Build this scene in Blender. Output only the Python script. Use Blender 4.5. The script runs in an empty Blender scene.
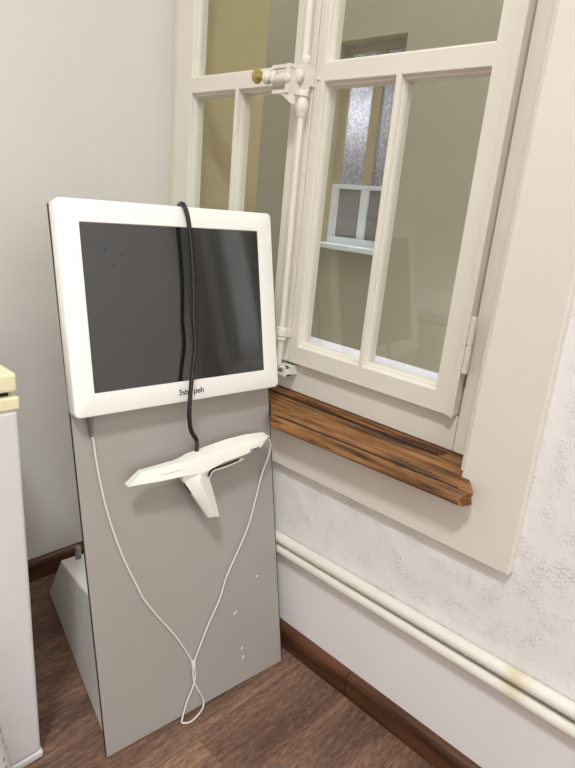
import bpy, bmesh, math, random
from mathutils import Vector, Matrix
random.seed(4)
sc = bpy.context.scene

# ------------------------------------------------------------------ camera
CAM = Vector((1.6158, -1.0685, 1.2047))
RT = Vector((0.71449817, 0.69371265, 0.09085771))
UP = Vector((-0.26754777, 0.15092349, 0.95165135))
FW = Vector((-0.64646001, 0.70426193, -0.29343583))
cam_data = bpy.data.cameras.new('camera')
cam = bpy.data.objects.new('camera', cam_data)
sc.collection.objects.link(cam)
m = Matrix((RT, UP, -FW)).transposed().to_4x4()
m.translation = CAM
cam.matrix_world = m
cam_data.sensor_fit = 'VERTICAL'
cam_data.sensor_height = 36.0
cam_data.sensor_width = 27.0
cam_data.lens = 582.83 * 36.0 / 768.0
cam_data.clip_start = 0.02
sc.camera = cam

# ------------------------------------------------------------------ world, lights, exposure
w = bpy.data.worlds.new('daylight')
sc.world = w
w.use_nodes = True
wb = w.node_tree.nodes['Background']
wb.inputs['Color'].default_value = (0.95, 0.965, 1.0, 1)
wb.inputs['Strength'].default_value = 8.2
sc.view_settings.view_transform = 'Standard'
sc.view_settings.look = 'None'
sc.view_settings.gamma = 1.0
sc.view_settings.use_curve_mapping = False
sc.view_settings.exposure = 0.17


def area_light(name, loc, size, power, col, rot=(0, 0, 0), size_y=None):
    l = bpy.data.lights.new(name, 'AREA')
    l.energy = power
    l.color = col
    l.size = size
    if size_y:
        l.shape = 'RECTANGLE'
        l.size_y = size_y
    o = bpy.data.objects.new(name, l)
    sc.collection.objects.link(o)
    o.location = loc
    o.rotation_euler = rot
    return o


# a row of lamps under the ceiling, parallel to the window wall
LAMP = (0.925, 0.97, 1.0)
area_light('ceiling_lamp', (1.9, -1.9, 3.6), 0.42, 74, LAMP, size_y=0.45)
area_light('ceiling_lamp', (3.9, -1.9, 3.6), 0.42, 14, LAMP, size_y=0.45)
# unseen soft fill panels added at the far ends of the room
area_light('fill_light', (5.95, -2.3, 2.35), 1.9, 78, LAMP, rot=(0, math.radians(90), 0), size_y=2.4)
area_light('fill_light', (2.6, -4.95, 2.3), 3.6, 12, LAMP, rot=(math.radians(90), 0, 0), size_y=2.0)




# ------------------------------------------------------------------ materials
def new_mat(name):
    mt = bpy.data.materials.new(name)
    mt.use_nodes = True
    nt = mt.node_tree
    return mt, nt, nt.nodes['Principled BSDF']


def lin(r, g, b):
    f = lambda c: (c / 255 / 12.92) if c / 255 <= 0.04045 else ((c / 255 + 0.055) / 1.055) ** 2.4
    return (f(r), f(g), f(b), 1)


def coord(nt, scale=(1, 1, 1), rot=(0, 0, 0)):
    tc = nt.nodes.new('ShaderNodeTexCoord')
    mp = nt.nodes.new('ShaderNodeMapping')
    mp.inputs['Scale'].default_value = scale
    mp.inputs['Rotation'].default_value = rot
    nt.links.new(tc.outputs['Object'], mp.inputs['Vector'])
    return mp.outputs['Vector']


def noise(nt, vec, scale, detail=4, rough=0.55):
    n = nt.nodes.new('ShaderNodeTexNoise')
    n.inputs['Scale'].default_value = scale
    n.inputs['Detail'].default_value = detail
    n.inputs['Roughness'].default_value = rough
    nt.links.new(vec, n.inputs['Vector'])
    return n.outputs['Fac']


def ramp(nt, fac, stops):
    r = nt.nodes.new('ShaderNodeValToRGB')
    e = r.color_ramp.elements
    while len(e) < len(stops):
        e.new(0.5)
    for i, (p, c) in enumerate(stops):
        e[i].position = p
        e[i].color = c
    nt.links.new(fac, r.inputs['Fac'])
    return r.outputs['Color']


def bump(nt, bs, h, strength, dist=0.01):
    b = nt.nodes.new('ShaderNodeBump')
    b.inputs['Strength'].default_value = strength
    b.inputs['Distance'].default_value = dist
    nt.links.new(h, b.inputs['Height'])
    nt.links.new(b.outputs['Normal'], bs.inputs['Normal'])
    return b


def paint(name, rgb, rough=0.5, var=0.04, vscale=6, bs_scale=60, bstr=0.05, spec=0.4):
    mt, nt, bs = new_mat(name)
    c = lin(*rgb)
    v = coord(nt)
    f = noise(nt, v, vscale)
    lo = tuple(x * (1 - var) for x in c[:3]) + (1,)
    hi = tuple(min(1, x * (1 + var)) for x in c[:3]) + (1,)
    nt.links.new(ramp(nt, f, [(0.3, lo), (0.7, hi)]), bs.inputs['Base Color'])
    bs.inputs['Roughness'].default_value = rough
    bs.inputs['Specular IOR Level'].default_value = spec
    if bstr:
        bump(nt, bs, noise(nt, v, bs_scale), bstr, 0.004)
    return mt


def plain(name, rgb, rough=0.5, metal=0.0, spec=0.5):
    mt, nt, bs = new_mat(name)
    v = coord(nt)
    c = lin(*rgb)
    f = noise(nt, v, 25)
    nt.links.new(ramp(nt, f, [(0.3, tuple(x * 0.97 for x in c[:3]) + (1,)), (0.7, c)]), bs.inputs['Base Color'])
    bs.inputs['Roughness'].default_value = rough
    bs.inputs['Metallic'].default_value = metal
    bs.inputs['Specular IOR Level'].default_value = spec
    return mt


def math_node(nt, op, a, b=None):
    n = nt.nodes.new('ShaderNodeMath')
    n.operation = op
    for i, x in enumerate((a, b)):
        if x is None:
            continue
        if isinstance(x, (int, float)):
            n.inputs[i].default_value = x
        else:
            nt.links.new(x, n.inputs[i])
    return n.outputs[0]


def mix_col(nt, fac, a, b, mode='MIX'):
    n = nt.nodes.new('ShaderNodeMix')
    n.data_type = 'RGBA'
    n.blend_type = mode
    for i, x in zip((0, 6, 7), (fac, a, b)):
        if isinstance(x, (int, float, tuple)):
            n.inputs[i].default_value = x
        else:
            nt.links.new(x, n.inputs[i])
    return n.outputs[2]


M = {}
M['wall'] = paint('wall_paint', (219, 213, 205), 0.85, 0.02, 2.5, 25, 0.12, 0.2)
M['cream'] = paint('cream_gloss_paint', (224, 217, 204), 0.42, 0.02, 5, 30, 0.06)
M['casing'] = paint('cream_board_paint', (223, 215, 203), 0.5, 0.02, 3, 14, 0.06)
M['ceiling'] = paint('ceiling_paint', (228, 222, 212), 0.9, 0.01, 3, 40, 0.03, 0.2)
M['pipe'] = paint('pipe_paint', (230, 226, 214), 0.38, 0.03, 9, 40, 0.08)


def plaster():
    mt, nt, bs = new_mat('rough_plaster')
    v = coord(nt)
    f = noise(nt, v, 4)
    c = lin(236, 231, 228)
    nt.links.new(ramp(nt, f, [(0.3, tuple(x * 0.96 for x in c[:3]) + (1,)), (0.7, c)]), bs.inputs['Base Color'])
    bs.inputs['Roughness'].default_value = 0.8
    bs.inputs['Specular IOR Level'].default_value = 0.25
    a = noise(nt, v, 16, 4, 0.6)
    b = noise(nt, v, 190, 3, 0.6)
    # raised stipples in patches
    patch = ramp(nt, a, [(0.45, (0, 0, 0, 1)), (0.66, (1, 1, 1, 1))])
    stip = ramp(nt, b, [(0.5, (0, 0, 0, 1)), (0.68, (1, 1, 1, 1))])
    h = math_node(nt, 'ADD', math_node(nt, 'MULTIPLY', patch, stip), math_node(nt, 'MULTIPLY', a, 1.2))
    vo = nt.nodes.new('ShaderNodeTexVoronoi')
    vo.inputs['Scale'].default_value = 7.5
    nt.links.new(v, vo.inputs['Vector'])
    spk = ramp(nt, vo.outputs['Distance'], [(0.018, (0.8, 0.8, 0.8, 1)), (0.03, (0, 0, 0, 1))])
    base = bs.inputs['Base Color'].links[0].from_socket
    nt.links.new(mix_col(nt, spk, base, lin(96, 84, 74)), bs.inputs['Base Color'])
    # the strip under the pipes was plastered smooth
    sx = nt.nodes.new('ShaderNodeSeparateXYZ')
    nt.links.new(v, sx.inputs[0])
    z = math_node(nt, 'GREATER_THAN', sx.outputs['Z'], 0.33)
    z = math_node(nt, 'ADD', math_node(nt, 'MULTIPLY', z, 0.85), 0.15)
    h = math_node(nt, 'MULTIPLY', h, z)
    bump(nt, bs, h, 0.65, 0.0034)
    return mt


M['plaster'] = plaster()


def wood_floor():
    mt, nt, bs = new_mat('dark_plank_floor')
    v = coord(nt)
    br = nt.nodes.new('ShaderNodeTexBrick')
    mp = nt.nodes.new('ShaderNodeMapping')
    mp.inputs['Rotation'].default_value = (0, 0, math.pi / 2)
    mp.inputs['Location'].default_value = (0.72, 0.042, 0)
    nt.links.new(v, mp.inputs['Vector'])
    nt.links.new(mp.outputs['Vector'], br.inputs['Vector'])
    br.offset = 0.37
    br.inputs['Scale'].default_value = 1.0
    br.inputs['Brick Width'].default_value = 1.1
    br.inputs['Row Height'].default_value = 0.17
    br.inputs['Mortar Size'].default_value = 0.0012
    br.inputs['Color1'].default_value = (0.0, 0.0, 0.0, 1)
    br.inputs['Color2'].default_value = (1, 1, 1, 1)
    br.inputs['Mortar'].default_value = (0.2, 0.2, 0.2, 1)
    # grain along the planks, shifted plank by plank
    add = nt.nodes.new('ShaderNodeVectorMath')
    add.operation = 'ADD'
    nt.links.new(v, add.inputs[0])
    sc2 = nt.nodes.new('ShaderNodeVectorMath')
    sc2.operation = 'SCALE'
    sc2.inputs['Scale'].default_value = 3.7
    nt.links.new(br.outputs['Color'], sc2.inputs[0])
    nt.links.new(sc2.outputs[0], add.inputs[1])
    mg = nt.nodes.new('ShaderNodeMapping')
    mg.inputs['Scale'].default_value = (9, 1.3, 1)
    nt.links.new(add.outputs[0], mg.inputs['Vector'])
    broad = noise(nt, mg.outputs['Vector'], 1.2, 5, 0.6)
    mf = nt.nodes.new('ShaderNodeMapping')
    mf.inputs['Scale'].default_value = (170, 26, 1)
    mf.inputs['Rotation'].default_value = (0, 0, 0.12)
    nt.links.new(add.outputs[0], mf.inputs['Vector'])
    fine = noise(nt, mf.outputs['Vector'], 1.6, 5, 0.7)
    wv = nt.nodes.new('ShaderNodeTexWave')
    wv.wave_type = 'BANDS'
    wv.bands_direction = 'X'
    wv.inputs['Scale'].default_value = 7
    wv.inputs['Distortion'].default_value = 14
    wv.inputs['Detail'].default_value = 3
    wv.inputs['Detail Scale'].default_value = 0.6
    mw = nt.nodes.new('ShaderNodeMapping')
    mw.inputs['Scale'].default_value = (2.4, 0.7, 1)
    nt.links.new(add.outputs[0], mw.inputs['Vector'])
    nt.links.new(mw.outputs['Vector'], wv.inputs['Vector'])
    c = ramp(nt, broad, [(0.25, lin(98, 74, 64)), (0.5, lin(146, 115, 97)), (0.75, lin(188, 152, 124))])
    fr = ramp(nt, fine, [(0.35, (0.34, 0.32, 0.32, 1)), (0.68, (1.35, 1.3, 1.26, 1))])
    c = mix_col(nt, 0.85, c, fr, 'MULTIPLY')
    c = mix_col(nt, 0.25, c, ramp(nt, wv.outputs['Fac'], [(0.2, (0.5, 0.5, 0.5, 1)), (0.7, (1.2, 1.2, 1.2, 1))]), 'MULTIPLY')
    tint = ramp(nt, br.outputs['Color'], [(0.0, (0.82, 0.80, 0.80, 1)), (1.0, (1.08, 1.06, 1.04, 1))])
    c = mix_col(nt, 1.0, c, tint, 'MULTIPLY')
    seam = math_node(nt, 'MULTIPLY', br.outputs['Fac'], 0.4)
    c = mix_col(nt, seam, c, (0.02, 0.013, 0.01, 1))
    nt.links.new(c, bs.inputs['Base Color'])
    bs.inputs['Roughness'].default_value = 0.45
    bs.inputs['Specular IOR Level'].default_value = 0.35
    bump(nt, bs, fine, 0.35, 0.002)
    return mt


M['floor'] = wood_floor()


def wood(name, dark, mid, light, scale=(3, 30, 30), rough=0.4, cracks=False):
    mt, nt, bs = new_mat(name)
    v = coord(nt, scale)
    a = noise(nt, v, 1.0, 6, 0.65)
    v2 = coord(nt, (scale[0] * 0.7, scale[1] * 0.35, scale[2] * 0.35))
    b = noise(nt, v2, 1.3, 3)
    f = math_node(nt, 'ADD', math_node(nt, 'MULTIPLY', a, 0.6), math_node(nt, 'MULTIPLY', b, 0.4))
    nt.links.new(ramp(nt, f, [(0.36, lin(*dark)), (0.5, lin(*mid)), (0.66, lin(*light))]), bs.inputs['Base Color'])
    bs.inputs['Roughness'].default_value = rough
    bs.inputs['Specular IOR Level'].default_value = 0.4
    bump(nt, bs, a, 0.25, 0.002)
    if cracks:
        col = bs.inputs['Base Color'].links[0].from_socket
        ck = noise(nt, coord(nt, (9, 170, 170)), 1.0, 3, 0.6)
        wear = noise(nt, coord(nt, (6, 22, 22)), 1.0, 4, 0.6)
        col = mix_col(nt, ramp(nt, ck, [(0.60, (0, 0, 0, 1)), (0.66, (0.85, 0.85, 0.85, 1))]), col, lin(30, 17, 10))
        col = mix_col(nt, ramp(nt, wear, [(0.52, (0, 0, 0, 1)), (0.75, (0.55, 0.55, 0.55, 1))]), col, lin(52, 32, 20))
        nt.links.new(col, bs.inputs['Base Color'])
    return mt


M['sill'] = wood('worn_sill_wood', (38, 21, 11), (132, 88, 48), (176, 128, 76), (5, 110, 110), 0.5, True)
M['groove_shade'] = plain('groove_shade_dark', (44, 28, 18), 0.7)  # dark colour standing in for shade inside the sill grooves
M['skirting'] = wood('dark_skirting_wood', (50, 29, 18), (84, 52, 33), (110, 70, 45), (4, 40, 40), 0.38)
M['skirting_y'] = wood('dark_skirting_wood_side', (50, 29, 18), (84, 52, 33), (110, 70, 45), (40, 4, 40), 0.38)
M['panel'] = paint('grey_laminate', (163, 157, 150), 0.33, 0.012, 4, 300, 0.0, 0.5)
M['edge'] = plain('dark_edge_band', (52, 46, 44), 0.5)
M['foot'] = plain('pale_grey_laminate', (246, 246, 242), 0.45)
M['bezel'] = plain('white_plastic', (248, 245, 238), 0.35)
M['back'] = plain('grey_plastic', (196, 194, 192), 0.45)
M['white'] = plain('warm_white_plastic', (247, 244, 233), 0.32)
M['black'] = plain('black_rubber', (14, 13, 14), 0.35)
M['ink'] = plain('dark_print', (40, 38, 40), 0.6)
M['cord'] = plain('pale_cord', (226, 222, 214), 0.5)
M['metal'] = plain('grey_metal', (150, 148, 146), 0.35, 0.8)
M['brass'] = plain('aged_brass', (190, 170, 104), 0.38, 0.7)
M['cab'] = plain('white_enamel', (222, 218, 216), 0.35)
M['cablid'] = plain('cream_plastic', (238, 230, 190), 0.4)
M['cabinset'] = plain('white_inset', (236, 232, 236), 0.4)
M['dark'] = plain('dark_gap', (30, 28, 22), 0.8)
M['facade'] = paint('courtyard_render', (172, 166, 146), 0.9, 0.05, 1.6, 22, 0.0, 0.15)
M['olive'] = paint('olive_reveal_paint', (180, 166, 122), 0.85, 0.05, 3, 20, 0.15, 0.2)
M['ledge'] = paint('pale_lilac_ledge', (214, 210, 220), 0.7, 0.03, 5, 40, 0.1, 0.3)
M['lamplit_ochre'] = paint('lamplit_ochre_paint', (176, 164, 132), 0.7, 0.04, 5, 40, 0.1, 0.3)  # warm lamplight on the lining and upper sash, put into the colour
M['palegrey'] = paint('pale_grey_paint', (226, 233, 238), 0.6, 0.03, 6, 40, 0.05, 0.3)


def screen_mat():
    mt, nt, bs = new_mat('dark_screen')
    v = coord(nt)
    f = noise(nt, v, 400, 1)
    nt.links.new(ramp(nt, f, [(0.3, lin(24, 27, 29)), (0.7, lin(28, 31, 33))]), bs.inputs['Base Color'])
    bs.inputs['Roughness'].default_value = 0.12
    bs.inputs['IOR'].default_value = 1.9
    bs.inputs['Specular IOR Level'].default_value = 0.5
    return mt


M['screen'] = screen_mat()


def glass_mat():
    mt = bpy.data.materials.new('window_glass')
    mt.use_nodes = True
    nt = mt.node_tree
    nt.nodes.clear()
    out = nt.nodes.new('ShaderNodeOutputMaterial')
    tr = nt.nodes.new('ShaderNodeBsdfTransparent')
    tr.inputs['Color'].default_value = (0.96, 0.97, 0.96, 1)
    gl = nt.nodes.new('ShaderNodeBsdfGlossy')
    gl.inputs['Roughness'].default_value = 0.0
    fr = nt.nodes.new('ShaderNodeFresnel')
    # thin pane: the light is not bent, so both faces reflect as an air-to-glass face does
    geo = nt.nodes.new('ShaderNodeNewGeometry')
    ior = nt.nodes.new('ShaderNodeMapRange')
    ior.inputs['To Min'].default_value = 1.5
    ior.inputs['To Max'].default_value = 1 / 1.5
    nt.links.new(geo.outputs['Backfacing'], ior.inputs['Value'])
    nt.links.new(ior.outputs[0], fr.inputs['IOR'])
    mx = nt.nodes.new('ShaderNodeMixShader')
    nt.links.new(fr.outputs[0], mx.inputs[0])
    nt.links.new(tr.outputs[0], mx.inputs[1])
    nt.links.new(gl.outputs[0], mx.inputs[2])
    nt.links.new(mx.outputs[0], out.inputs['Surface'])
    return mt


M['glass'] = glass_mat()


def frosted(name, rgb, rough_bump, dark=0.6):
    mt = bpy.data.materials.new(name)
    mt.use_nodes = True
    nt = mt.node_tree
    nt.nodes.clear()
    out = nt.nodes.new('ShaderNodeOutputMaterial')
    tl = nt.nodes.new('ShaderNodeBsdfTranslucent')
    df = nt.nodes.new('ShaderNodeBsdfDiffuse')
    gl = nt.nodes.new('ShaderNodeBsdfGlossy')
    gl.inputs['Roughness'].default_value = 0.25
    v = coord(nt)
    vo = nt.nodes.new('ShaderNodeTexVoronoi')
    vo.inputs['Scale'].default_value = 60
    nt.links.new(v, vo.inputs['Vector'])
    c = lin(*rgb)
    col = ramp(nt, vo.outputs['Distance'], [(0.1, c), (0.7, tuple(x * dark for x in c[:3]) + (1,))])
    nt.links.new(col, tl.inputs['Color'])
    nt.links.new(col, df.inputs['Color'])
    bp = nt.nodes.new('ShaderNodeBump')
    bp.inputs['Strength'].default_value = rough_bump
    bp.inputs['Distance'].default_value = 0.01
    nt.links.new(vo.outputs['Distance'], bp.inputs['Height'])
    for s in (tl, df, gl):
        nt.links.new(bp.outputs[0], s.inputs['Normal'])
    m1 = nt.nodes.new('ShaderNodeMixShader')
    m1.inputs[0].default_value = 0.65
    nt.links.new(df.outputs[0], m1.inputs[1])
    nt.links.new(tl.outputs[0], m1.inputs[2])
    m2 = nt.nodes.new('ShaderNodeMixShader')
    m2.inputs[0].default_value = 0.06
    nt.links.new(m1.outputs[0], m2.inputs[1])
    nt.links.new(gl.outputs[0], m2.inputs[2])
    nt.links.new(m2.outputs[0], out.inputs['Surface'])
    return mt


M['frost'] = frosted('frosted_glass', (214, 214, 222), 0.8)
M['frost2'] = frosted('grey_obscured_glass', (182, 178, 180), 0.05, 0.93)


def perforated():
    mt, nt, bs = new_mat('perforated_white_plastic')
    v = coord(nt)
    vo = nt.nodes.new('ShaderNodeTexVoronoi')
    vo.inputs['Scale'].default_value = 55
    vo.inputs['Randomness'].default_value = 0.25
    nt.links.new(v, vo.inputs['Vector'])
    nt.links.new(ramp(nt, vo.outputs['Distance'], [(0.2, lin(40, 40, 44)), (0.26, lin(226, 222, 228))]), bs.inputs['Base Color'])
    bs.inputs['Roughness'].default_value = 0.4
    return mt


M['perf'] = perforated()

# ------------------------------------------------------------------ helpers
ROOTLOC = {}


def obj(name, bm, mat, parent=None, smooth=None, bevel=None, segs=2):
    """link a bmesh (in world metres) as one mesh object, under parent if given"""
    bmesh.ops.recalc_face_normals(bm, faces=bm.faces)
    me = bpy.data.meshes.new(name)
    base = None
    if parent is not None:
        p = parent
        while p.parent:
            p = p.parent
        base = ROOTLOC[p.name]
    else:
        xs = [v.co for v in bm.verts]
        lo = Vector([min(v[i] for v in xs) for i in range(3)])
        hi = Vector([max(v[i] for v in xs) for i in range(3)])
        base = Vector(((lo.x + hi.x) / 2, (lo.y + hi.y) / 2, lo.z))
        if mat and name.startswith(('wall', 'floor')):
            base = Vector((0, 0, 0))
    bmesh.ops.translate(bm, verts=bm.verts, vec=-base)
    bm.to_mesh(me)
    bm.free()
    o = bpy.data.objects.new(name, me)
    sc.collection.objects.link(o)
    for x in (mat if isinstance(mat, (list, tuple)) else [mat]):
        me.materials.append(x)
    if parent is not None:
        o.parent = parent
    else:
        o.location = base
        ROOTLOC[o.name] = base
    if bevel:
        b = o.modifiers.new('bevel', 'BEVEL')
        b.width = bevel
        b.segments = segs
        b.limit_method = 'ANGLE'
        b.angle_limit = math.radians(35)
        b.harden_normals = False
    if smooth:
        for p in me.polygons:
            p.use_smooth = True
        try:
            me.set_sharp_from_angle(angle=math.radians(smooth))
        except Exception:
            pass
    return o


def thing(name, label, cat, loc, group=None):
    o = bpy.data.objects.new(name, None)
    sc.collection.objects.link(o)
    o.location = loc
    o.empty_display_size = 0.05
    ROOTLOC[o.name] = Vector(loc)
    o['label'] = label
    o['category'] = cat
    if group:
        o['group'] = group
    return o


def tag(o, label, cat, group=None):
    o['label'] = label
    o['category'] = cat
    if group:
        o['group'] = group
    return o


def struct(o):
    o['kind'] = 'structure'
    return o


def box(bm, x0, x1, y0, y1, z0, z1):
    vs = [bm.verts.new((x, y, z)) for x in (x0, x1) for y in (y0, y1) for z in (z0, z1)]
    for f in ((0, 1, 3, 2), (4, 6, 7, 5), (0, 4, 5, 1), (2, 3, 7, 6), (0, 2, 6, 4), (1, 5, 7, 3)):
        bm.faces.new([vs[i] for i in f])
    return vs


def loft(bm, rings, closed=True, caps=True):
    R = [[bm.verts.new(p) for p in r] for r in rings]
    n = len(R[0])
    for a, b in zip(R, R[1:]):
        for i in range(n if closed else n - 1):
            j = (i + 1) % n
            bm.faces.new((a[i], a[j], b[j], b[i]))
    if caps and closed:
        bm.faces.new(R[0])
        bm.faces.new(list(reversed(R[-1])))
    return R


def smooth_path(pts, sub=6):
    """Catmull-Rom through the points"""
    P = [Vector(p) for p in pts]
    P = [P[0] * 2 - P[1]] + P + [P[-1] * 2 - P[-2]]
    out = []
    for i in range(1, len(P) - 2):
        a, b, c, d = P[i - 1:i + 3]
        for k in range(sub):
            t = k / sub
            out.append(0.5 * ((2 * b) + (c - a) * t + (2 * a - 5 * b + 4 * c - d) * t * t + (3 * b - a - 3 * c + d) * t ** 3))
    out.append(P[-2])
    return out


def tube(bm, pts, r, segs=8):
    pts = [Vector(p) for p in pts]
    rs = r if isinstance(r, (list, tuple)) else [r] * len(pts)
    rings = []
    up = None
    for i, p in enumerate(pts):
        t = (pts[min(i + 1, len(pts) - 1)] - pts[max(i - 1, 0)]).normalized()
        if up is None:
            up = t.orthogonal().normalized()
        up = (up - t * up.dot(t)).normalized()
        b = t.cross(up)
        rings.append([p + (up * math.cos(2 * math.pi * k / segs) + b * math.sin(2 * math.pi * k / segs)) * rs[i] for k in range(segs)])
    loft(bm, rings)


def lathe(bm, p, axis, prof, segs=20):
    """prof: (distance along axis, radius)"""
    axis = Vector(axis).normalized()
    u = axis.orthogonal().normalized()
    v = axis.cross(u)
    p = Vector(p)
    rings = [[p + axis * d + (u * math.cos(2 * math.pi * k / segs) + v * math.sin(2 * math.pi * k / segs)) * max(r, 1e-4) for k in range(segs)] for d, r in prof]
    loft(bm, rings)


# kiosk frame: a along its width, z up its leaning face, off out of the face
K0 = Vector((0.7177, -0.5669, 0.0))
KA = Vector((0.09748082, 0.9952374, 0.0))
KU = Vector((-0.20525341, 0.02010402, 0.97850236))
KN = Vector((0.97384215, -0.09538521, 0.20623562))
KB = Vector((-0.9952374, 0.09748082, 0.0))


def K(a, z, off=0.0):
    return K0 + KA * a + KU * z + KN * off


def kbox(bm, a0, a1, z0, z1, o0, o1):
    vs = [bm.verts.new(K(a, z, o)) for a in (a0, a1) for z in (z0, z1) for o in (o0, o1)]
    for f in ((0, 1, 3, 2), (4, 6, 7, 5), (0, 4, 5, 1), (2, 3, 7, 6), (0, 2, 6, 4), (1, 5, 7, 3)):
        bm.faces.new([vs[i] for i in f])


# ------------------------------------------------------------------ room shell
CH = 3.65
bm = bmesh.new(); box(bm, -0.15, 6.1, -5.1, 0.45, -0.12, 0.0); struct(obj('floor', bm, M['floor']))
bm = bmesh.new(); box(bm, -0.15, 6.1, -5.1, 0.44, CH, CH + 0.12); struct(obj('ceiling', bm, M['ceiling']))
bm = bmesh.new(); box(bm, -0.15, 0.0, -5.1, 0.06, 0.0, CH); struct(obj('wall_left', bm, M['wall']))
bm = bmesh.new(); box(bm, 6.0, 6.1, -5.0, 0.0, 0.0, CH); struct(obj('wall_right', bm, M['wall']))
bm = bmesh.new(); box(bm, 0.0, 6.1, -5.1, -5.0, 0.0, CH); struct(obj('wall_front', bm, M['wall']))
WT = 0.40
bm = bmesh.new()
box(bm, 0.0, 1.2, 0.0, WT, 0.0, 0.69)
box(bm, 1.2, 6.1, 0.0, WT, 0.0, CH)
box(bm, 0.0, 1.2, 0.0, WT, 2.45, CH)
struct(obj('wall_back', bm, M['plaster']))
# the outer reveal left of the window
bm = bmesh.new(); box(bm, -0.15, 0.05, 0.121, 0.385, 0.69, 2.45); struct(obj('trim_1', bm, M['olive']))

# skirting
def skirting_profile(h, d):
    return [(0, 0), (d, 0), (d, h - 0.014), (d - 0.004, h - 0.005), (d - 0.012, h), (0, h)]


bm = bmesh.new()
for x0, x1 in ((0.0, 0.955), (0.957, 6.0)):
    loft(bm, [[(x, -y, z) for y, z in skirting_profile(0.068, 0.0207)] for x in (x0, x1)])
struct(obj('baseboard_back', bm, M['skirting']))
bm = bmesh.new()
loft(bm, [[(y, yy, z) for y, z in skirting_profile(0.068, 0.0207)] for yy in (-5.0, -0.0207)])
struct(obj('baseboard_left', bm, M['skirting_y']))

# cream board surround of the window: under the sill and up its right side
bm = bmesh.new()
pts = [(0.25, 0.538), (1.2875, 0.551), (1.2815, 1.12), (1.2815, 2.6), (1.166, 2.6), (1.1545, 0.675), (0.25, 0.675)]
loft(bm, [[(x, y, z) for x, z in pts] for y in (-0.023, 0.0)])
struct(obj('trim_2', bm, M['casing'], bevel=0.003))
# thin bead along the inner edge of the surround
bm = bmesh.new(); loft(bm, [[(x - 0.006, -0.019, z), (x, -0.019, z), (x, 0.055, z), (x - 0.006, 0.055, z)] for x, z in ((1.1547, 0.7235), (1.1652, 2.45))]); struct(obj('trim_3', bm, M['casing'], bevel=0.0015))

# ------------------------------------------------------------------ window
win = bpy.data.objects.new('window_1', None)
sc.collection.objects.link(win)
win.location = (0.6, 0.09, 0.72)
ROOTLOC['window_1'] = Vector((0.6, 0.09, 0.72))
win['kind'] = 'structure'
FY, CYF = 0.0606, 0.0376
bm = bmesh.new()
box(bm, 0.0, 0.0425, FY, 0.12, 0.7216, 2.45)
box(bm, 0.0425, 0.06, 0.088, 0.12, 0.7216, 2.45)
box(bm, 1.0868, 1.150, FY, 0.12, 0.7216, 2.45)
box(bm, 1.06, 1.0868, 0.088, 0.12, 0.7216, 2.45)
box(bm, 0.0425, 1.0855, FY, 0.12, 0.7216, 0.803)
box(bm, 0.0425, 1.0855, 0.088, 0.12, 0.803, 0.83)
box(bm, 0.0425, 1.0855, FY, 0.12, 2.395, 2.45)
obj('frame', bm, M['cream'], win, bevel=0.002)


def casement(x0, x1, z0, z1, openings, name='casement'):
    """openings: (ox0, ox1, oz0, oz1); boards fill the rest, each opening gets a sloping bead"""
    yb = 0.086
    bm = bmesh.new()
    xs = sorted({x0, x1} | {v for o in openings for v in o[:2]})
    zs = sorted({z0, z1} | {v for o in openings for v in o[2:]})
    inside = lambda x, z: any(o[0] < x < o[1] and o[2] < z < o[3] for o in openings)
    # face and back grids, walls round every opening and the outside
    vf = {}
    def V(x, y, z):
        k = (round(x, 5), round(y, 5), round(z, 5))
        if k not in vf:
            vf[k] = bm.verts.new((x, y, z))
        return vf[k]
    for i in range(len(xs) - 1):
        for j in range(len(zs) - 1):
            if inside((xs[i] + xs[i + 1]) / 2, (zs[j] + zs[j + 1]) / 2):
                continue
            for y in (CYF, yb):
                bm.faces.new([V(xs[i], y, zs[j]), V(xs[i + 1], y, zs[j]), V(xs[i + 1], y, zs[j + 1]), V(xs[i], y, zs[j + 1])])
            for a, b, nb in (((xs[i], zs[j]), (xs[i + 1], zs[j]), (i, j - 1)), ((xs[i], zs[j + 1]), (xs[i + 1], zs[j + 1]), (i, j + 1)),
                             ((xs[i], zs[j]), (xs[i], zs[j + 1]), (i - 1, j)), ((xs[i + 1], zs[j]), (xs[i + 1], zs[j + 1]), (i + 1, j))):
                ni, nj = nb
                out = ni < 0 or nj < 0 or ni >= len(xs) - 1 or nj >= len(zs) - 1 or inside((xs[ni] + xs[ni + 1]) / 2, (zs[nj] + zs[nj + 1]) / 2)
                if out:
                    bm.faces.new([V(a[0], CYF, a[1]), V(b[0], CYF, b[1]), V(b[0], yb, b[1]), V(a[0], yb, a[1])])
    o = obj(name, bm, M['cream'], win, bevel=0.0018)
    for (a, b, c, d) in openings:
        bd = bmesh.new()
        def rect(ins, y):
            i2 = ins * 0.3 if ins > 0 else ins
            return [(a + i2, y, c + ins), (b - i2, y, c + ins), (b - i2, y, d - ins), (a + i2, y, d - ins)]
        loft(bd, [rect(-0.0005, CYF + 0.004), rect(0.0015, CYF + 0.0055), rect(0.002, CYF + 0.0135), rect(0.006, CYF + 0.0145), rect(0.0085, 0.0612), rect(0.0085, 0.082), rect(-0.0005, 0.082)], caps=False)
        obj('glazing_bead', bd, M['cream'], o, smooth=30)
        g = bmesh.new()
        box(g, a + 0.0022, b - 0.0022, 0.0615, 0.0655, c + 0.0075, d - 0.0075)
        obj('pane', g, M['glass'], o)
    return o


TOP = 2.39
left = casement(0.045, 0.5925, 0.8055, TOP, [(0.122, 0.313, 0.853, 1.481), (0.326, 0.522, 0.853, 1.481), (0.122, 0.522, 1.521, 2.32)])
right = casement(0.5945, 1.0836, 0.8055, TOP, [(0.624, 0.823, 0.853, 1.481), (0.8355, 1.034, 0.853, 1.481), (0.624, 1.034, 1.521, 2.32)])
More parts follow.
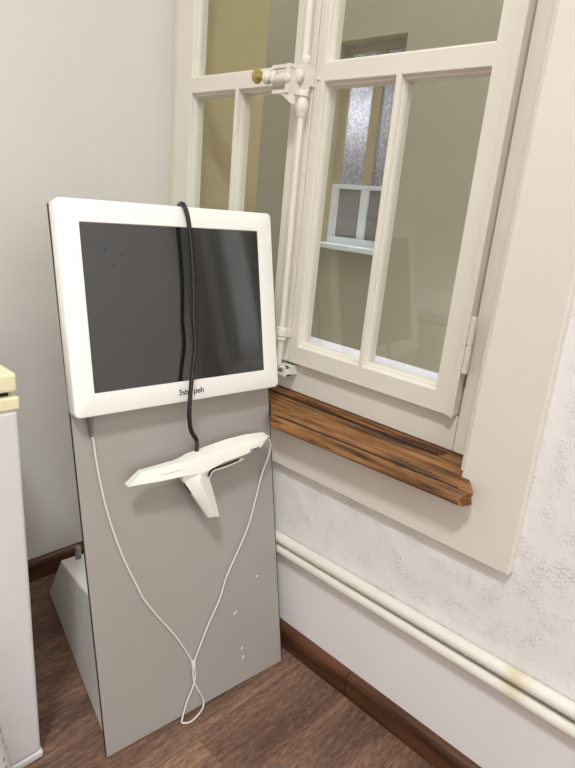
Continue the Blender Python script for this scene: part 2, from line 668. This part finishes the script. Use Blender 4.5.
# outer lip of the right casement and the two mouldings of the meeting stile
bm = bmesh.new(); box(bm, 1.0705, 1.0846, 0.0345, 0.0374, 0.8045, TOP); obj('edge_lip', bm, M['cream'], right, bevel=0.0012)
bm = bmesh.new()
loft(bm, [[(0.562 + 0.014 * math.cos(t), CYF - 0.012 * math.sin(t), z) for t in [k * math.pi / 8 for k in range(9)]] for z in (0.806, TOP)])
obj('astragal', bm, M['cream'], left, smooth=40)
# lift-off hinge knuckles on the right casement
bm = bmesh.new()
lathe(bm, (1.0925, 0.036, 0.904), (0, 0, 1), [(0, 0.004), (0.002, 0.0068), (0.0585, 0.0068), (0.0595, 0.005), (0.0605, 0.005), (0.0615, 0.0068), (0.118, 0.0068), (0.12, 0.004)], 16)
obj('hinge', bm, M['cream'], right, smooth=40)

# espagnolette bolt: rod, collars, gear case, handle with brass knob
esp = bpy.data.objects.new('espagnolette', None)
sc.collection.objects.link(esp)
esp.parent = win
RX, RY = 0.589, 0.008
bm = bmesh.new()
lathe(bm, (RX, RY, 0.80), (0, 0, 1), [(0, 0.0075), (0.63, 0.0075)], 16)
lathe(bm, (RX - 0.003, RY, 1.53), (0, 0, 1), [(0, 0.009), (0.84, 0.009)], 16)
obj('rod', bm, M['cream'], esp, smooth=40)
bm = bmesh.new()
lathe(bm, (RX, RY, 1.4), (0, 0, 1), [(0, 0.0085), (0.004, 0.011), (0.01, 0.011), (0.014, 0.013), (0.024, 0.016), (0.036, 0.013), (0.042, 0.010), (0.046, 0.0135), (0.056, 0.0135), (0.06, 0.011)], 20)
box(bm, RX - 0.010, RX + 0.010, RY - 0.010, RY + 0.010, 1.458, 1.515)
box(bm, RX - 0.006, RX + 0.006, RY + 0.010, CYF, 1.47, 1.505)
lathe(bm, (RX - 0.002, RY - 0.014, 1.485), (0, -1, 0), [(0, 0.014), (0.008, 0.014), (0.011, 0.009)], 16)
lathe(bm, (RX, RY, 1.515), (0, 0, 1), [(0, 0.0115), (0.004, 0.0125), (0.01, 0.0125), (0.013, 0.010), (0.016, 0.009)], 20)
lathe(bm, (RX + 0.020, CYF, 1.487), (0, -1, 0), [(0, 0.004), (0.004, 0.004), (0.006, 0.002)], 10)
obj('gear_case', bm, M['cream'], esp, smooth=35)
bm = bmesh.new()
box(bm, 0.528, 0.59, -0.038, -0.026, 1.4985, 1.5055)
box(bm, 0.533, 0.585, -0.038, -0.026, 1.446, 1.453)
lathe(bm, (0.538, -0.032, 1.476), (1, 0, 0.06), [(0, 0.009), (0.004, 0.0115), (0.03, 0.0115), (0.042, 0.009)], 16)
box(bm, 0.576, 0.587, -0.040, -0.003, 1.446, 1.506)
lathe(bm, (0.5815, -0.039, 1.476), (0, -1, 0), [(0, 0.010), (0.004, 0.010), (0.007, 0.006)], 14)
vs = [(0.533, -0.03, 1.452), (0.585, -0.03, 1.452), (0.592, -0.03, 1.425), (0.57, -0.03, 1.44)]
loft(bm, [[(x, y + d, z) for x, y, z in vs] for d in (-0.006, 0.012)])
box(bm, 0.53, 0.545, -0.02, CYF, 1.47, 1.488)
lathe(bm, (0.54, -0.033, 1.479), (-1, -0.15, 0.1), [(0, 0.011), (0.006, 0.016), (0.012, 0.011), (0.016, 0.008), (0.022, 0.014), (0.03, 0.015), (0.036, 0.009)], 18)
obj('handle', bm, M['cream'], esp, smooth=35)
bm = bmesh.new()
lathe(bm, (0.499, -0.038, 1.484), (-1, 0.05, 0.12), [(0, 0.004), (0.010, 0.005), (0.016, 0.007), (0.018, 0.015), (0.021, 0.0165), (0.024, 0.015), (0.026, 0.009), (0.028, 0.003)], 24)
obj('brass_knob', bm, M['brass'], esp, smooth=35)['label'] = 'round aged brass knob'
bm = bmesh.new()
lathe(bm, (RX, RY, 0.865), (0, 0, 1), [(0, 0.009), (0.003, 0.0125), (0.008, 0.0125), (0.011, 0.009), (0.014, 0.0135), (0.03, 0.0145), (0.036, 0.0125)], 18)
box(bm, RX - 0.006, RX + 0.006, RY, CYF, 0.873, 0.893)
obj('rod_guide', bm, M['cream'], esp, smooth=35)
bm = bmesh.new()
box(bm, 0.567, 0.612, 0.03, FY, 0.772, 0.798)
lathe(bm, (0.575, 0.022, 0.785), (0, -1, 0), [(-0.01, 0.006), (0.008, 0.006)], 10)
box(bm, 0.562, 0.617, 0.006, 0.022, 0.793, 0.799)
box(bm, 0.562, 0.617, 0.01, 0.03, 0.772, 0.778)
box(bm, 0.605, 0.617, 0.008, 0.03, 0.772, 0.799)
box(bm, 0.562, 0.57, 0.008, 0.03, 0.772, 0.799)
obj('keeper', bm, M['pipe'], esp, bevel=0.001)

# ------------------------------------------------------------------ the light well behind
bm = bmesh.new(); box(bm, 0.0, 1.25, 0.121, 0.44, 0.70, 0.7201)
top = [(0.05, 0.122, 0.82), (1.25, 0.122, 0.82), (1.25, 0.44, 0.775), (0.05, 0.44, 0.775)]
vs = [bm.verts.new(p) for p in top] + [bm.verts.new((x, y, 0.7201)) for x, y, z in top]
for f in ((0, 1, 2, 3), (0, 4, 5, 1), (1, 5, 6, 2), (2, 6, 7, 3), (3, 7, 4, 0), (4, 7, 6, 5)):
    bm.faces.new([vs[i] for i in f])
struct(obj('trim_4', bm, M['ledge']))
FD = 2.2
wx0, wx1, wz0, wz1 = -1.24, -0.67, 0.965, 2.26
bm = bmesh.new()
box(bm, -5, wx0, FD, FD + 0.3, -0.5, 3.4)
box(bm, wx1, 5, FD, FD + 0.3, -0.5, 3.4)
box(bm, wx0, wx1, FD, FD + 0.3, -0.5, wz0)
box(bm, wx0, wx1, FD, FD + 0.3, wz1, 3.4)
box(bm, -5, 5, FD, FD + 0.3, 3.4, 6)
box(bm, -2.9, -2.6, WT, FD, -0.5, 6)
box(bm, 3.2, 3.5, WT, FD, -0.5, 6)
box(bm, -2.9, 3.5, 0.1, WT, CH + 0.13, 6)
box(bm, -2.9, -0.15, 0.1, WT, -0.5, CH + 0.13)
struct(obj('wall_courtyard', bm, M['facade']))
bm = bmesh.new(); box(bm, -5, 5, WT, FD, -0.6, -0.5); struct(obj('floor_courtyard', bm, M['facade']))
w2 = bpy.data.objects.new('window_2', None)
sc.collection.objects.link(w2)
w2.location = (-0.95, FD, wz0)
ROOTLOC['window_2'] = Vector((-0.95, FD, wz0))
w2['kind'] = 'structure'
bm = bmesh.new()
box(bm, wx0, wx0 + 0.012, FD - 0.001, FD + 0.3, wz0, wz1)
box(bm, wx1 - 0.012, wx1, FD - 0.001, FD + 0.3, wz0, wz1)
box(bm, wx0, wx1, FD - 0.001, FD + 0.3, wz1 - 0.012, wz1)
obj('reveal_lining', bm, M['lamplit_ochre'], w2)
GY = FD + 0.12
def bars(lst):
    b = bmesh.new()
    for x0, x1, z0, z1 in lst:
        box(b, x0, x1, GY - 0.02, GY + 0.02, z0, z1)
    return b
a0, a1 = wx0 + 0.012, wx1 - 0.012
obj('upper_sash', bars([(a0, a0 + 0.06, 1.376, 2.2), (a1 - 0.05, a1, 1.376, 2.2), (-0.97, -0.895, 1.376, 2.2), (a0, a1, 2.2, wz1 - 0.012)]), M['lamplit_ochre'], w2, bevel=0.004)
lo = obj('lower_sash', bars([(a0, a0 + 0.06, wz0 + 0.05, 1.345), (a1 - 0.05, a1, wz0 + 0.05, 1.345), (-0.965, -0.9, wz0 + 0.05, 1.345), (a0, a1, wz0 + 0.005, wz0 + 0.05), (a0, a1, 1.345, 1.375)]), M['palegrey'], w2, bevel=0.004)
for x0, x1 in ((a0 + 0.055, -0.965), (-0.9, a1 - 0.045)):
    g = bmesh.new(); box(g, x0, x1, GY - 0.003, GY + 0.003, 1.375, 2.2); obj('frosted_pane', g, M['frost'], w2)
    g = bmesh.new(); box(g, x0, x1, GY - 0.003, GY + 0.003, wz0 + 0.05, 1.345); obj('lower_pane', g, M['frost2'], w2)
bm = bmesh.new(); box(bm, wx0 - 0.03, wx1 + 0.03, FD - 0.05, FD + 0.12, wz0 - 0.03, wz0 + 0.004); obj('ledge', bm, M['palegrey'], w2, bevel=0.004)
# the room behind that window, with its own lamp
bm = bmesh.new()
box(bm, -2.2, -2.1, FD + 0.3, FD + 2, 0, 2.8)
box(bm, 0.2, 0.3, FD + 0.3, FD + 2, 0, 2.8)
box(bm, -2.2, 0.3, FD + 2, FD + 2.1, 0, 2.8)
box(bm, -2.2, 0.3, FD + 0.3, FD + 2.1, 2.8, 2.9)
box(bm, -2.2, 0.3, FD + 0.3, FD + 2.1, -0.1, 0)
struct(obj('wall_far_room', bm, M['wall']))
pl = bpy.data.lights.new('far_room_lamp', 'POINT')
pl.energy = 17
pl.color = (0.96, 0.97, 0.98)
pl.shadow_soft_size = 0.08
plo = bpy.data.objects.new('far_room_lamp', pl)
sc.collection.objects.link(plo)
plo.location = (-1.08, FD + 0.34, 1.84)

# ------------------------------------------------------------------ window sill
def sill_z(x, y):
    f = max(0, min(1, (x - 0.635) / 0.57))
    zf = 0.6955 + 0.0135 * f
    t = (y + 0.075) / (0.0606 + 0.075)
    return zf + (0.7205 - zf) * t


bm = bmesh.new()
def back_prof(x, g):
    top = [(y, sill_z(x, y)) for y in (-0.0228, 0.0, 0.02)]
    top += [(0.022, sill_z(x, 0.022) - 0.009 * g), (0.046, sill_z(x, 0.046) - 0.012 * g), (0.050, sill_z(x, 0.05)), (0.0604, sill_z(x, 0.0604))]
    return [(x, y, z) for y, z in top] + [(x, 0.0604, 0.6905), (x, 0.0005, 0.6905), (x, -0.0005, 0.678), (x, -0.0228, 0.678)]
loft(bm, [back_prof(x, g) for x, g in ((0.003, 1), (0.4, 1), (0.75, 1), (1.065, 1), (1.085, 0), (1.1545, 0))])
def nose_prof(x, s=1.0):
    P = [(-0.0232, 0), (-0.0625, 0), (-0.0645, -0.002), (-0.065, -0.0075), (-0.0685, -0.0075), (-0.069, -0.002), (-0.074, -0.0035), (-0.081, -0.009), (-0.0855, -0.018), (-0.0855, -0.023), (-0.082, -0.028), (-0.075, -0.031), (-0.06, -0.032), (-0.0232, -0.032)]
    out = []
    for y, z in P:
        yy = -0.0232 + (y + 0.0232) * s
        out.append((x, yy, sill_z(x, max(yy, -0.075)) + z))
    return out
def nose_end(dx, s):
    out = []
    for x, y, z in nose_prof(1.163):
        t = max(0.0, (-0.0232 - y) / 0.0623)
        zc = sill_z(1.163, -0.06) - 0.016
        out.append((1.160 + (0.032 + dx) * math.sin(math.pi * min(1.0, 0.12 + t * 0.66)), -0.0232 + (y + 0.0232) * s, zc + (z - zc) * (2 * s - 1 if s < 1 else 1)))
    return out
def nose_start():
    return [(0.60 if y > -0.045 else 0.633 + 0.035 * (-0.045 - y) / 0.0405, y, z) for x, y, z in nose_prof(0.65)]
loft(bm, [nose_start(), nose_prof(0.9), nose_prof(1.155), nose_end(0, 1.0), nose_end(0.006, 0.965), nose_end(0.0095, 0.88)])
sill = tag(obj('window_sill', bm, M['sill'], smooth=30), 'worn brown wooden window sill with rounded front edge below the casements', 'window sill')

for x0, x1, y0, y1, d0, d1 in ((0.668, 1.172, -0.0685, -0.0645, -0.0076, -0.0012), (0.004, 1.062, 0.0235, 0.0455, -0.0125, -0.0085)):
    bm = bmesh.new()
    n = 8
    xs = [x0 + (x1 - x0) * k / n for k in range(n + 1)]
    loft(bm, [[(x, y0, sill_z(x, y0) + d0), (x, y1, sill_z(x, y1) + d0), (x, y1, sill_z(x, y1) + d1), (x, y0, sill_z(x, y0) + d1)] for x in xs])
    obj('groove', bm, M['groove_shade'], sill)['label'] = 'dark strip painting the groove shade'  # dark strip laid in to deepen the groove's shade

# ------------------------------------------------------------------ heating pipes
def stained_pipe():
    mt = paint('stained_pipe_paint', (230, 226, 214), 0.38, 0.03, 9, 40, 0.08)
    nt = mt.node_tree
    bs = nt.nodes['Principled BSDF']
    col = bs.inputs['Base Color'].links[0].from_socket
    tc = nt.nodes.new('ShaderNodeTexCoord')
    sx = nt.nodes.new('ShaderNodeSeparateXYZ')
    nt.links.new(tc.outputs['Object'], sx.inputs[0])
    # a rusty run a third of the way along; object origin is at the pipe's middle (x = 1.71)
    d = math_node(nt, 'ABSOLUTE', math_node(nt, 'ADD', sx.outputs['X'], 1.71 - 1.345))
    near = math_node(nt, 'SUBTRACT', 1.0, math_node(nt, 'MULTIPLY', d, 16.0))
    n = noise(nt, coord(nt, (14, 60, 60)), 1.0, 4)
    f = ramp(nt, math_node(nt, 'MULTIPLY', near, n), [(0.26, (0, 0, 0, 1)), (0.55, (0.5, 0.5, 0.5, 1))])
    nt.links.new(mix_col(nt, f, col, lin(206, 182, 120)), bs.inputs['Base Color'])
    return mt


M['pipe_stained'] = stained_pipe()


def pipe(name, za, zb, r, y, label):
    bm = bmesh.new()
    s = (zb - za)
    pts = [(x, y, za + s * (x - 0.46) / 1.15) for x in (0.02, 0.5, 1.0, 1.5, 2.2, 3.4)]
    tube(bm, pts, r, 20)
    return tag(obj(name, bm, M['pipe_stained'], smooth=60), label, 'pipe', None)


pipe('heating_pipe', 0.3225, 0.3500, 0.0148, -0.0155, 'upper of the two cream painted pipes along the plaster wall, touching rough plaster')
pipe('heating_pipe', 0.2925, 0.3085, 0.0142, -0.0149, 'lower of the two cream painted pipes along the wall, above the dark skirting')

# ------------------------------------------------------------------ kiosk
kio = thing('scanner_kiosk', 'grey leaning floor kiosk with a white framed dark screen, beside the window', 'kiosk', (0.55, -0.3, 0.0))
KW = 0.5085
PL0, PL1 = 0.005, -0.0045      # the left edge leans out a little towards the top
bm = bmesh.new()
loft(bm, [[K(PL0, 0.002, o), K(KW, 0.002, o), K(KW, 1.191, o), K(PL1, 1.191, o)] for o in (-0.006, 0.0)])
obj('front_panel', bm, M['panel'], kio, bevel=0.0015)
bm = bmesh.new()
loft(bm, [[K(PL0 - 0.0013, 0.002, o), K(PL0 - 0.0001, 0.002, o), K(PL1 - 0.0001, 1.191, o), K(PL1 - 0.0013, 1.191, o)] for o in (-0.0062, -0.0005)])
kbox(bm, KW + 0.0001, KW + 0.0018, 0.002, 1.191, -0.0062, -0.0005)
obj('edge_band', bm, M['edge'], kio)['label'] = 'dark edge strip'
# foot behind the panel
def Kf(a, dep, z):
    return K0 + KA * a + KB * dep + Vector((0, 0, z))
bm = bmesh.new()
def foot_ring(side):
    f = (lambda dep: 0.015 + 0.129 * dep) if side == 0 else (lambda dep: KW - 0.015 - 0.129 * dep)
    pr = [(0.013, 0.0), (0.63, 0.0), (0.455, 0.222), (0.36, 0.247), (0.081, 0.33)]
    return [Kf(f(d), d, z) for d, z in pr]
loft(bm, [foot_ring(0), foot_ring(1)])
ft = obj('foot', bm, M['foot'], kio, bevel=0.004)
bm = bmesh.new(); lathe(bm, Kf(0.112, 0.43, 0.222), (0, 0, 1), [(0, 0.008), (0.03, 0.008), (0.034, 0.0095), (0.044, 0.0095), (0.046, 0.006)], 14)
obj('cable_gland', bm, M['metal'], ft, smooth=40)
# monitor
MA0, MA1, MZ0, MZ1, MD = -0.0082, 0.5084, 0.7733, 1.1965, 0.0435
SA0, SA1, SZ0, SZ1 = 0.0343, 0.4667, 0.8182, 1.1538
def rrect(a0, a1, z0, z1, r, off, n=5):
    P = []
    for ca, cz, t0 in ((a1 - r, z1 - r, 0), (a0 + r, z1 - r, 90), (a0 + r, z0 + r, 180), (a1 - r, z0 + r, 270)):
        for k in range(n):
            t = math.radians(t0 + 90 * k / (n - 1))
            P.append(K(ca + r * math.cos(t), cz + r * math.sin(t), off))
    return P
bm = bmesh.new()
e = 0.003
loft(bm, [rrect(MA0 + 0.004, MA1 - 0.004, MZ0 + 0.004, MZ1 - 0.004, 0.009, 0.0008), rrect(MA0 + 0.001, MA1 - 0.001, MZ0 + 0.001, MZ1 - 0.001, 0.0105, 0.012),
          rrect(MA0, MA1, MZ0, MZ1, 0.011, MD - e), rrect(MA0 + 0.001, MA1 - 0.001, MZ0 + 0.001, MZ1 - 0.001, 0.0105, MD - 0.001),
          rrect(MA0 + e, MA1 - e, MZ0 + e, MZ1 - e, 0.009, MD),
          rrect(SA0, SA1, SZ0, SZ1, 0.002, MD), rrect(SA0 + 0.0012, SA1 - 0.0012, SZ0 + 0.0012, SZ1 - 0.0012, 0.002, MD - 0.0025)])
mon = obj('monitor', bm, M['bezel'], kio, smooth=32)
bm = bmesh.new()
kbox(bm, SA0 + 0.0012, SA1 - 0.0012, SZ0 + 0.0012, SZ1 - 0.0012, MD - 0.006, MD - 0.0018)
obj('screen', bm, M['screen'], mon)['label'] = 'dark glossy screen'
# specks left on the screen
for a, z in ((0.082, 1.1006), (0.096, 1.0716), (0.1168, 1.0905)):
    bm = bmesh.new()
    lathe(bm, K(a, z, MD - 0.0018), KN, [(0, 0.0016), (0.0004, 0.0013)], 8)
    obj('speck', bm, M['black'], mon)


def lettering(text, a, z, off, size, parent, tilt=0.0):
    cu = bpy.data.curves.new('lettering', 'FONT')
    cu.body = text
    cu.size = size
    cu.extrude = 0.0003
    cu.align_x = 'LEFT'
    cu.offset = size * 0.012
    t = bpy.data.objects.new('lettering_curve', cu)
    sc.collection.objects.link(t)
    dg = bpy.context.evaluated_depsgraph_get()
    me = bpy.data.meshes.new_from_object(t.evaluated_get(dg))
    bpy.data.objects.remove(t)
    bmx = bmesh.new()
    bmx.from_mesh(me)
    bpy.data.meshes.remove(me)
    ca, sa = math.cos(tilt), math.sin(tilt)
    for v in bmx.verts:
        x, y, zz = v.co
        v.co = K(a + x * ca - y * sa, z + x * sa + y * ca, off + zz + 0.0004)
    return obj('lettering', bmx, M['ink'], parent)


lettering('3sh', 0.2235, 0.789, MD, 0.018, mon)
lettering('peh', 0.262, 0.789, MD, 0.018, mon)
# scuffs on the grey panel
for a, z, l, t in ((0.3649, 0.2014, 0.006, 0.5), (0.4406, 0.275, 0.004, 0.2), (0.3815, 0.0718, 0.006, 1.2), (0.38, 0.0979, 0.005, 1.0)):
    c, s = math.cos(t), math.sin(t)
    q = [(-l, -0.001), (0, -0.002), (l, -0.0005), (l * 0.8, 0.0015), (-0.3 * l, 0.0018)]
    bm = bmesh.new()
    loft(bm, [[K(a + x * c - y * s, z + x * s + y * c, o) for x, y in q] for o in (0.0, 0.0004)])
    obj('chip', bm, M['bezel'], kio)

# ------------------------------------------------------------------ handheld scanner
scn = thing('handheld_scanner', 'white T-shaped handheld scanner hanging on the grey kiosk panel', 'scanner', tuple(K(0.25, 0.6, 0.02)))
def sec(bt, ri, bf, ob):
    """section: back top, rounded-off ridge, front bottom, back bottom"""
    B = K(bt[0], bt[1], bt[2]); R = K(*ri); F = K(*bf); G = K(bf[0] + (bt[0] - ri[0]) * 0.4, bf[1] + 0.004, ob)
    b1 = R + (B - R) * 0.12
    b2 = R + (F - R) * 0.1
    f1 = F + (R - F) * 0.08
    f2 = F + (G - F) * 0.12
    return [B, b1, R + ((b1 - R) + (b2 - R)) * 0.25, b2, f1, f2, G]
bt = [(0.2252, 0.6533, 0.04), (0.2839, 0.6613, 0.04), (0.34, 0.6672, 0.04), (0.3959, 0.6691, 0.04), (0.4543, 0.6647, 0.04), (0.471, 0.6514, 0.045)]
ri = [(0.2041, 0.6459, 0.075), (0.2607, 0.6498, 0.075), (0.3149, 0.6514, 0.075), (0.3721, 0.6532, 0.075), (0.4232, 0.6556, 0.075), (0.4402, 0.6561, 0.072)]
bf = [(0.1966, 0.6138, 0.075), (0.2546, 0.6085, 0.075), (0.3129, 0.6223, 0.075), (0.3732, 0.6283, 0.075), (0.419, 0.6378, 0.075), (0.4286, 0.6446, 0.073)]
bm = bmesh.new(); loft(bm, [sec(b, r, f, 0.03) for b, r, f in zip(bt, ri, bf)])
body = obj('body', bm, M['white'], scn, smooth=28)
bm = bmesh.new()
loft(bm, [sec((0.1137, 0.6446, 0.045), (0.1093, 0.6451, 0.068), (0.0781, 0.6194, 0.068), 0.046),
          sec((0.1991, 0.6482, 0.045), (0.1947, 0.647, 0.071), (0.1484, 0.6142, 0.071), 0.04),
          sec((0.2222, 0.6525, 0.043), (0.2046, 0.6453, 0.0735), (0.1966, 0.6135, 0.0735), 0.034)])
tip = obj('scan_tip', bm, M['white'], scn, smooth=28)
bm = bmesh.new(); tube(bm, [K(0.152, 0.6295, 0.0702), K(0.1998, 0.6315, 0.0741)], 0.0007, 6); obj('seam', bm, M['back'], tip)
bm = bmesh.new()
hl = [(0.205, 0.618, 0.06), (0.2105, 0.600, 0.06), (0.224, 0.578, 0.058), (0.2418, 0.5474, 0.056), (0.2715, 0.4963, 0.055)]
hr = [(0.250, 0.622, 0.0742), (0.246, 0.607, 0.0755), (0.242, 0.592, 0.077), (0.2575, 0.5504, 0.078), (0.2743, 0.5046, 0.078)]
hb = [(0.300, 0.617, 0.06), (0.2865, 0.6035, 0.056), (0.2825, 0.588, 0.053), (0.2945, 0.5397, 0.052), (0.3049, 0.4892, 0.05)]
def hsec(l, r, b):
    L_, R_, B_ = K(*l), K(*r), K(*b)
    G1 = K(l[0] + 0.004, l[1], 0.035); G2 = K(b[0] - 0.004, b[1], 0.035)
    return [L_, R_ + (L_ - R_) * 0.15, R_ + ((L_ - R_) + (B_ - R_)) * 0.02, R_ + (B_ - R_) * 0.15, B_, G2, G1]
loft(bm, [hsec(*q) for q in zip(hl, hr, hb)])
hd = obj('handle', bm, M['white'], scn, smooth=28)
bm = bmesh.new(); tube(bm, smooth_path([K(0.2754, 0.5922, 0.06), K(0.2815, 0.6014, 0.06), K(0.2915, 0.6075, 0.06), K(0.3222, 0.609, 0.06), K(0.3745, 0.6165, 0.06)]), 0.0032, 8)
obj('trigger', bm, M['white'], scn, smooth=50)
bm = bmesh.new(); tube(bm, smooth_path([K(0.2729, 0.597, 0.064), K(0.2789, 0.6062, 0.064), K(0.2902, 0.6119, 0.064), K(0.3243, 0.6142, 0.064), K(0.36, 0.6185, 0.064)]), 0.0022, 8)
obj('trigger_gap', bm, M['dark'], scn)
bm = bmesh.new(); tube(bm, smooth_path([K(0.2135, 0.594, 0.056), K(0.2215, 0.5815, 0.055), K(0.2312, 0.5655, 0.054)]), 0.0022, 8)
obj('side_button', bm, M['dark'], scn)
lettering('3shapeh', 0.386, 0.6345, 0.0752, 0.0085, body, 0.13)
# wall hook carrying it, fixed to the kiosk
bm = bmesh.new(); kbox(bm, 0.255, 0.30, 0.60, 0.645, 0.0003, 0.0295); obj('holder', bm, M['back'], kio, bevel=0.003)

# ------------------------------------------------------------------ black cable over the monitor
pts = [K(0.27, 0.72, -0.05), K(0.285, 0.86, -0.055), K(0.295, 1.05, -0.05), K(0.292, 1.15, -0.032), K(0.282, 1.192, -0.006), K(0.272, 1.2028, 0.018), K(0.2645, 1.2026, 0.042), K(0.2625, 1.195, 0.0555)]
pts += [K(a, z, 0.066 if z < 1.15 else 0.062) for a, z in ((0.264, 1.176), (0.265, 1.144), (0.266, 1.082), (0.265, 1.018), (0.260, 0.953), (0.260, 0.899), (0.249, 0.844), (0.239, 0.79), (0.233, 0.747), (0.235, 0.712), (0.246, 0.690))]
pts += [K(0.2525, 0.678, 0.058), K(0.2575, 0.664, 0.048), K(0.259, 0.655, 0.042)]
bm = bmesh.new(); tube(bm, smooth_path(pts), 0.0050, 10)
tag(obj('cable', bm, M['black'], smooth=60), 'black cable looped over the top of the monitor down to the scanner', 'cable')

# ------------------------------------------------------------------ pale cord
rd = thing('lanyard_cord', 'thin pale cord hanging in a V and loop across the grey panel', 'cord', tuple(K(0.232, 0.127, 0.012)))
A = [(0.035, 0.728), (0.038, 0.715), (0.04, 0.676), (0.046, 0.61), (0.059, 0.53), (0.081, 0.443), (0.109, 0.363), (0.119, 0.336), (0.152, 0.277), (0.188, 0.219), (0.219, 0.157), (0.229, 0.127)]
path = [K(a, z, 0.006) for a, z in A]
path += [K(0.229, 0.1, 0.006), K(0.231, 0.074, 0.007), K(0.24, 0.051, 0.008), K(0.2525, 0.020, 0.006), K(0.2474, 0.004, 0.0106), K(0.2266, -0.0003, 0.0208), K(0.2005, -0.0015, 0.0267), K(0.1844, 0.0005, 0.0171), K(0.192, 0.006, 0.008), K(0.207, 0.037, 0.006), K(0.224, 0.063, 0.006), K(0.234, 0.086, 0.006), K(0.236, 0.115, 0.006)]
B = [(0.2365, 0.13), (0.25, 0.156), (0.282, 0.208), (0.318, 0.259), (0.343, 0.311), (0.384, 0.369), (0.419, 0.424), (0.445, 0.484)]
path += [K(a, z, 0.006) for a, z in B] + [K(0.464, 0.551, 0.015), K(0.474, 0.594, 0.03), K(0.475, 0.625, 0.042), K(0.466, 0.645, 0.05)]
bm = bmesh.new(); tube(bm, smooth_path(path, 7), 0.0021, 8); obj('cord', bm, M['cord'], rd, smooth=60)
bm = bmesh.new(); lathe(bm, K(0.2325, 0.133, 0.006), -KU, [(0, 0.0045), (0.003, 0.0055), (0.022, 0.0055), (0.025, 0.004)], 12); obj('clamp', bm, M['cord'], rd, smooth=40)
bm = bmesh.new(); lathe(bm, K(0.0335, 0.773, 0.010), (K(0.035, 0.726, 0.007) - K(0.0335, 0.773, 0.010)), [(0, 0.0062), (0.018, 0.0062), (0.02, 0.0048), (0.04, 0.0042), (0.047, 0.003)], 14); obj('plug', bm, M['metal'], rd, smooth=40)['label'] = 'grey metal plug'

# ------------------------------------------------------------------ white cabinet at the left
cab = thing('floor_cabinet', 'white cabinet with a cream lid at the left edge', 'cabinet', (0.32, -0.98, 0.0))
CX, CYE = 0.621, -0.679
bm = bmesh.new(); vs = box(bm, 0.026, CX, -1.3, CYE, 0.02, 0.816)
for v in vs:
    if v.co.y > -1 and v.co.z < 0.1:
        v.co.y = -0.664
obj('body', bm, M['cab'], cab, bevel=0.008, segs=3)
bm = bmesh.new(); box(bm, 0.03, CX + 0.0025, -1.3, -0.6605, 0.001, 0.02); obj('base', bm, M['cab'], cab, bevel=0.005, segs=3)
bm = bmesh.new(); box(bm, 0.026, CX + 0.002, -1.3, CYE + 0.002, 0.8165, 0.84); obj('rim', bm, M['cablid'], cab, bevel=0.003)['label'] = 'cream rim'
bm = bmesh.new(); box(bm, 0.04, CX - 0.012, -1.29, CYE - 0.012, 0.84, 0.849); obj('gasket', bm, M['dark'], cab)['label'] = 'dark gap under the lid'
bm = bmesh.new(); box(bm, 0.026, CX, -1.3, CYE, 0.849, 0.8835); ld = obj('lid', bm, M['cablid'], cab, bevel=0.006, segs=3); ld['label'] = 'cream lid'
bm = bmesh.new(); box(bm, 0.08, CX - 0.035, -1.25, CYE - 0.025, 0.8832, 0.8845); obj('inset', bm, M['cabinset'], ld, bevel=0.001)['label'] = 'white inset top'

# ------------------------------------------------------------------ perforated white bin in the corner of the frame
bm = bmesh.new()
lathe(bm, (0.85, -0.925, 0.0), (0, 0, 1), [(0, 0.15), (0.008, 0.1555), (0.44, 0.098), (0.46, 0.094), (0.465, 0.09), (0.46, 0.086), (0.02, 0.143)], 40)
tag(obj('basket', bm, M['perf'], smooth=40), 'white perforated plastic basket on the floor in front of the white cabinet', 'basket')
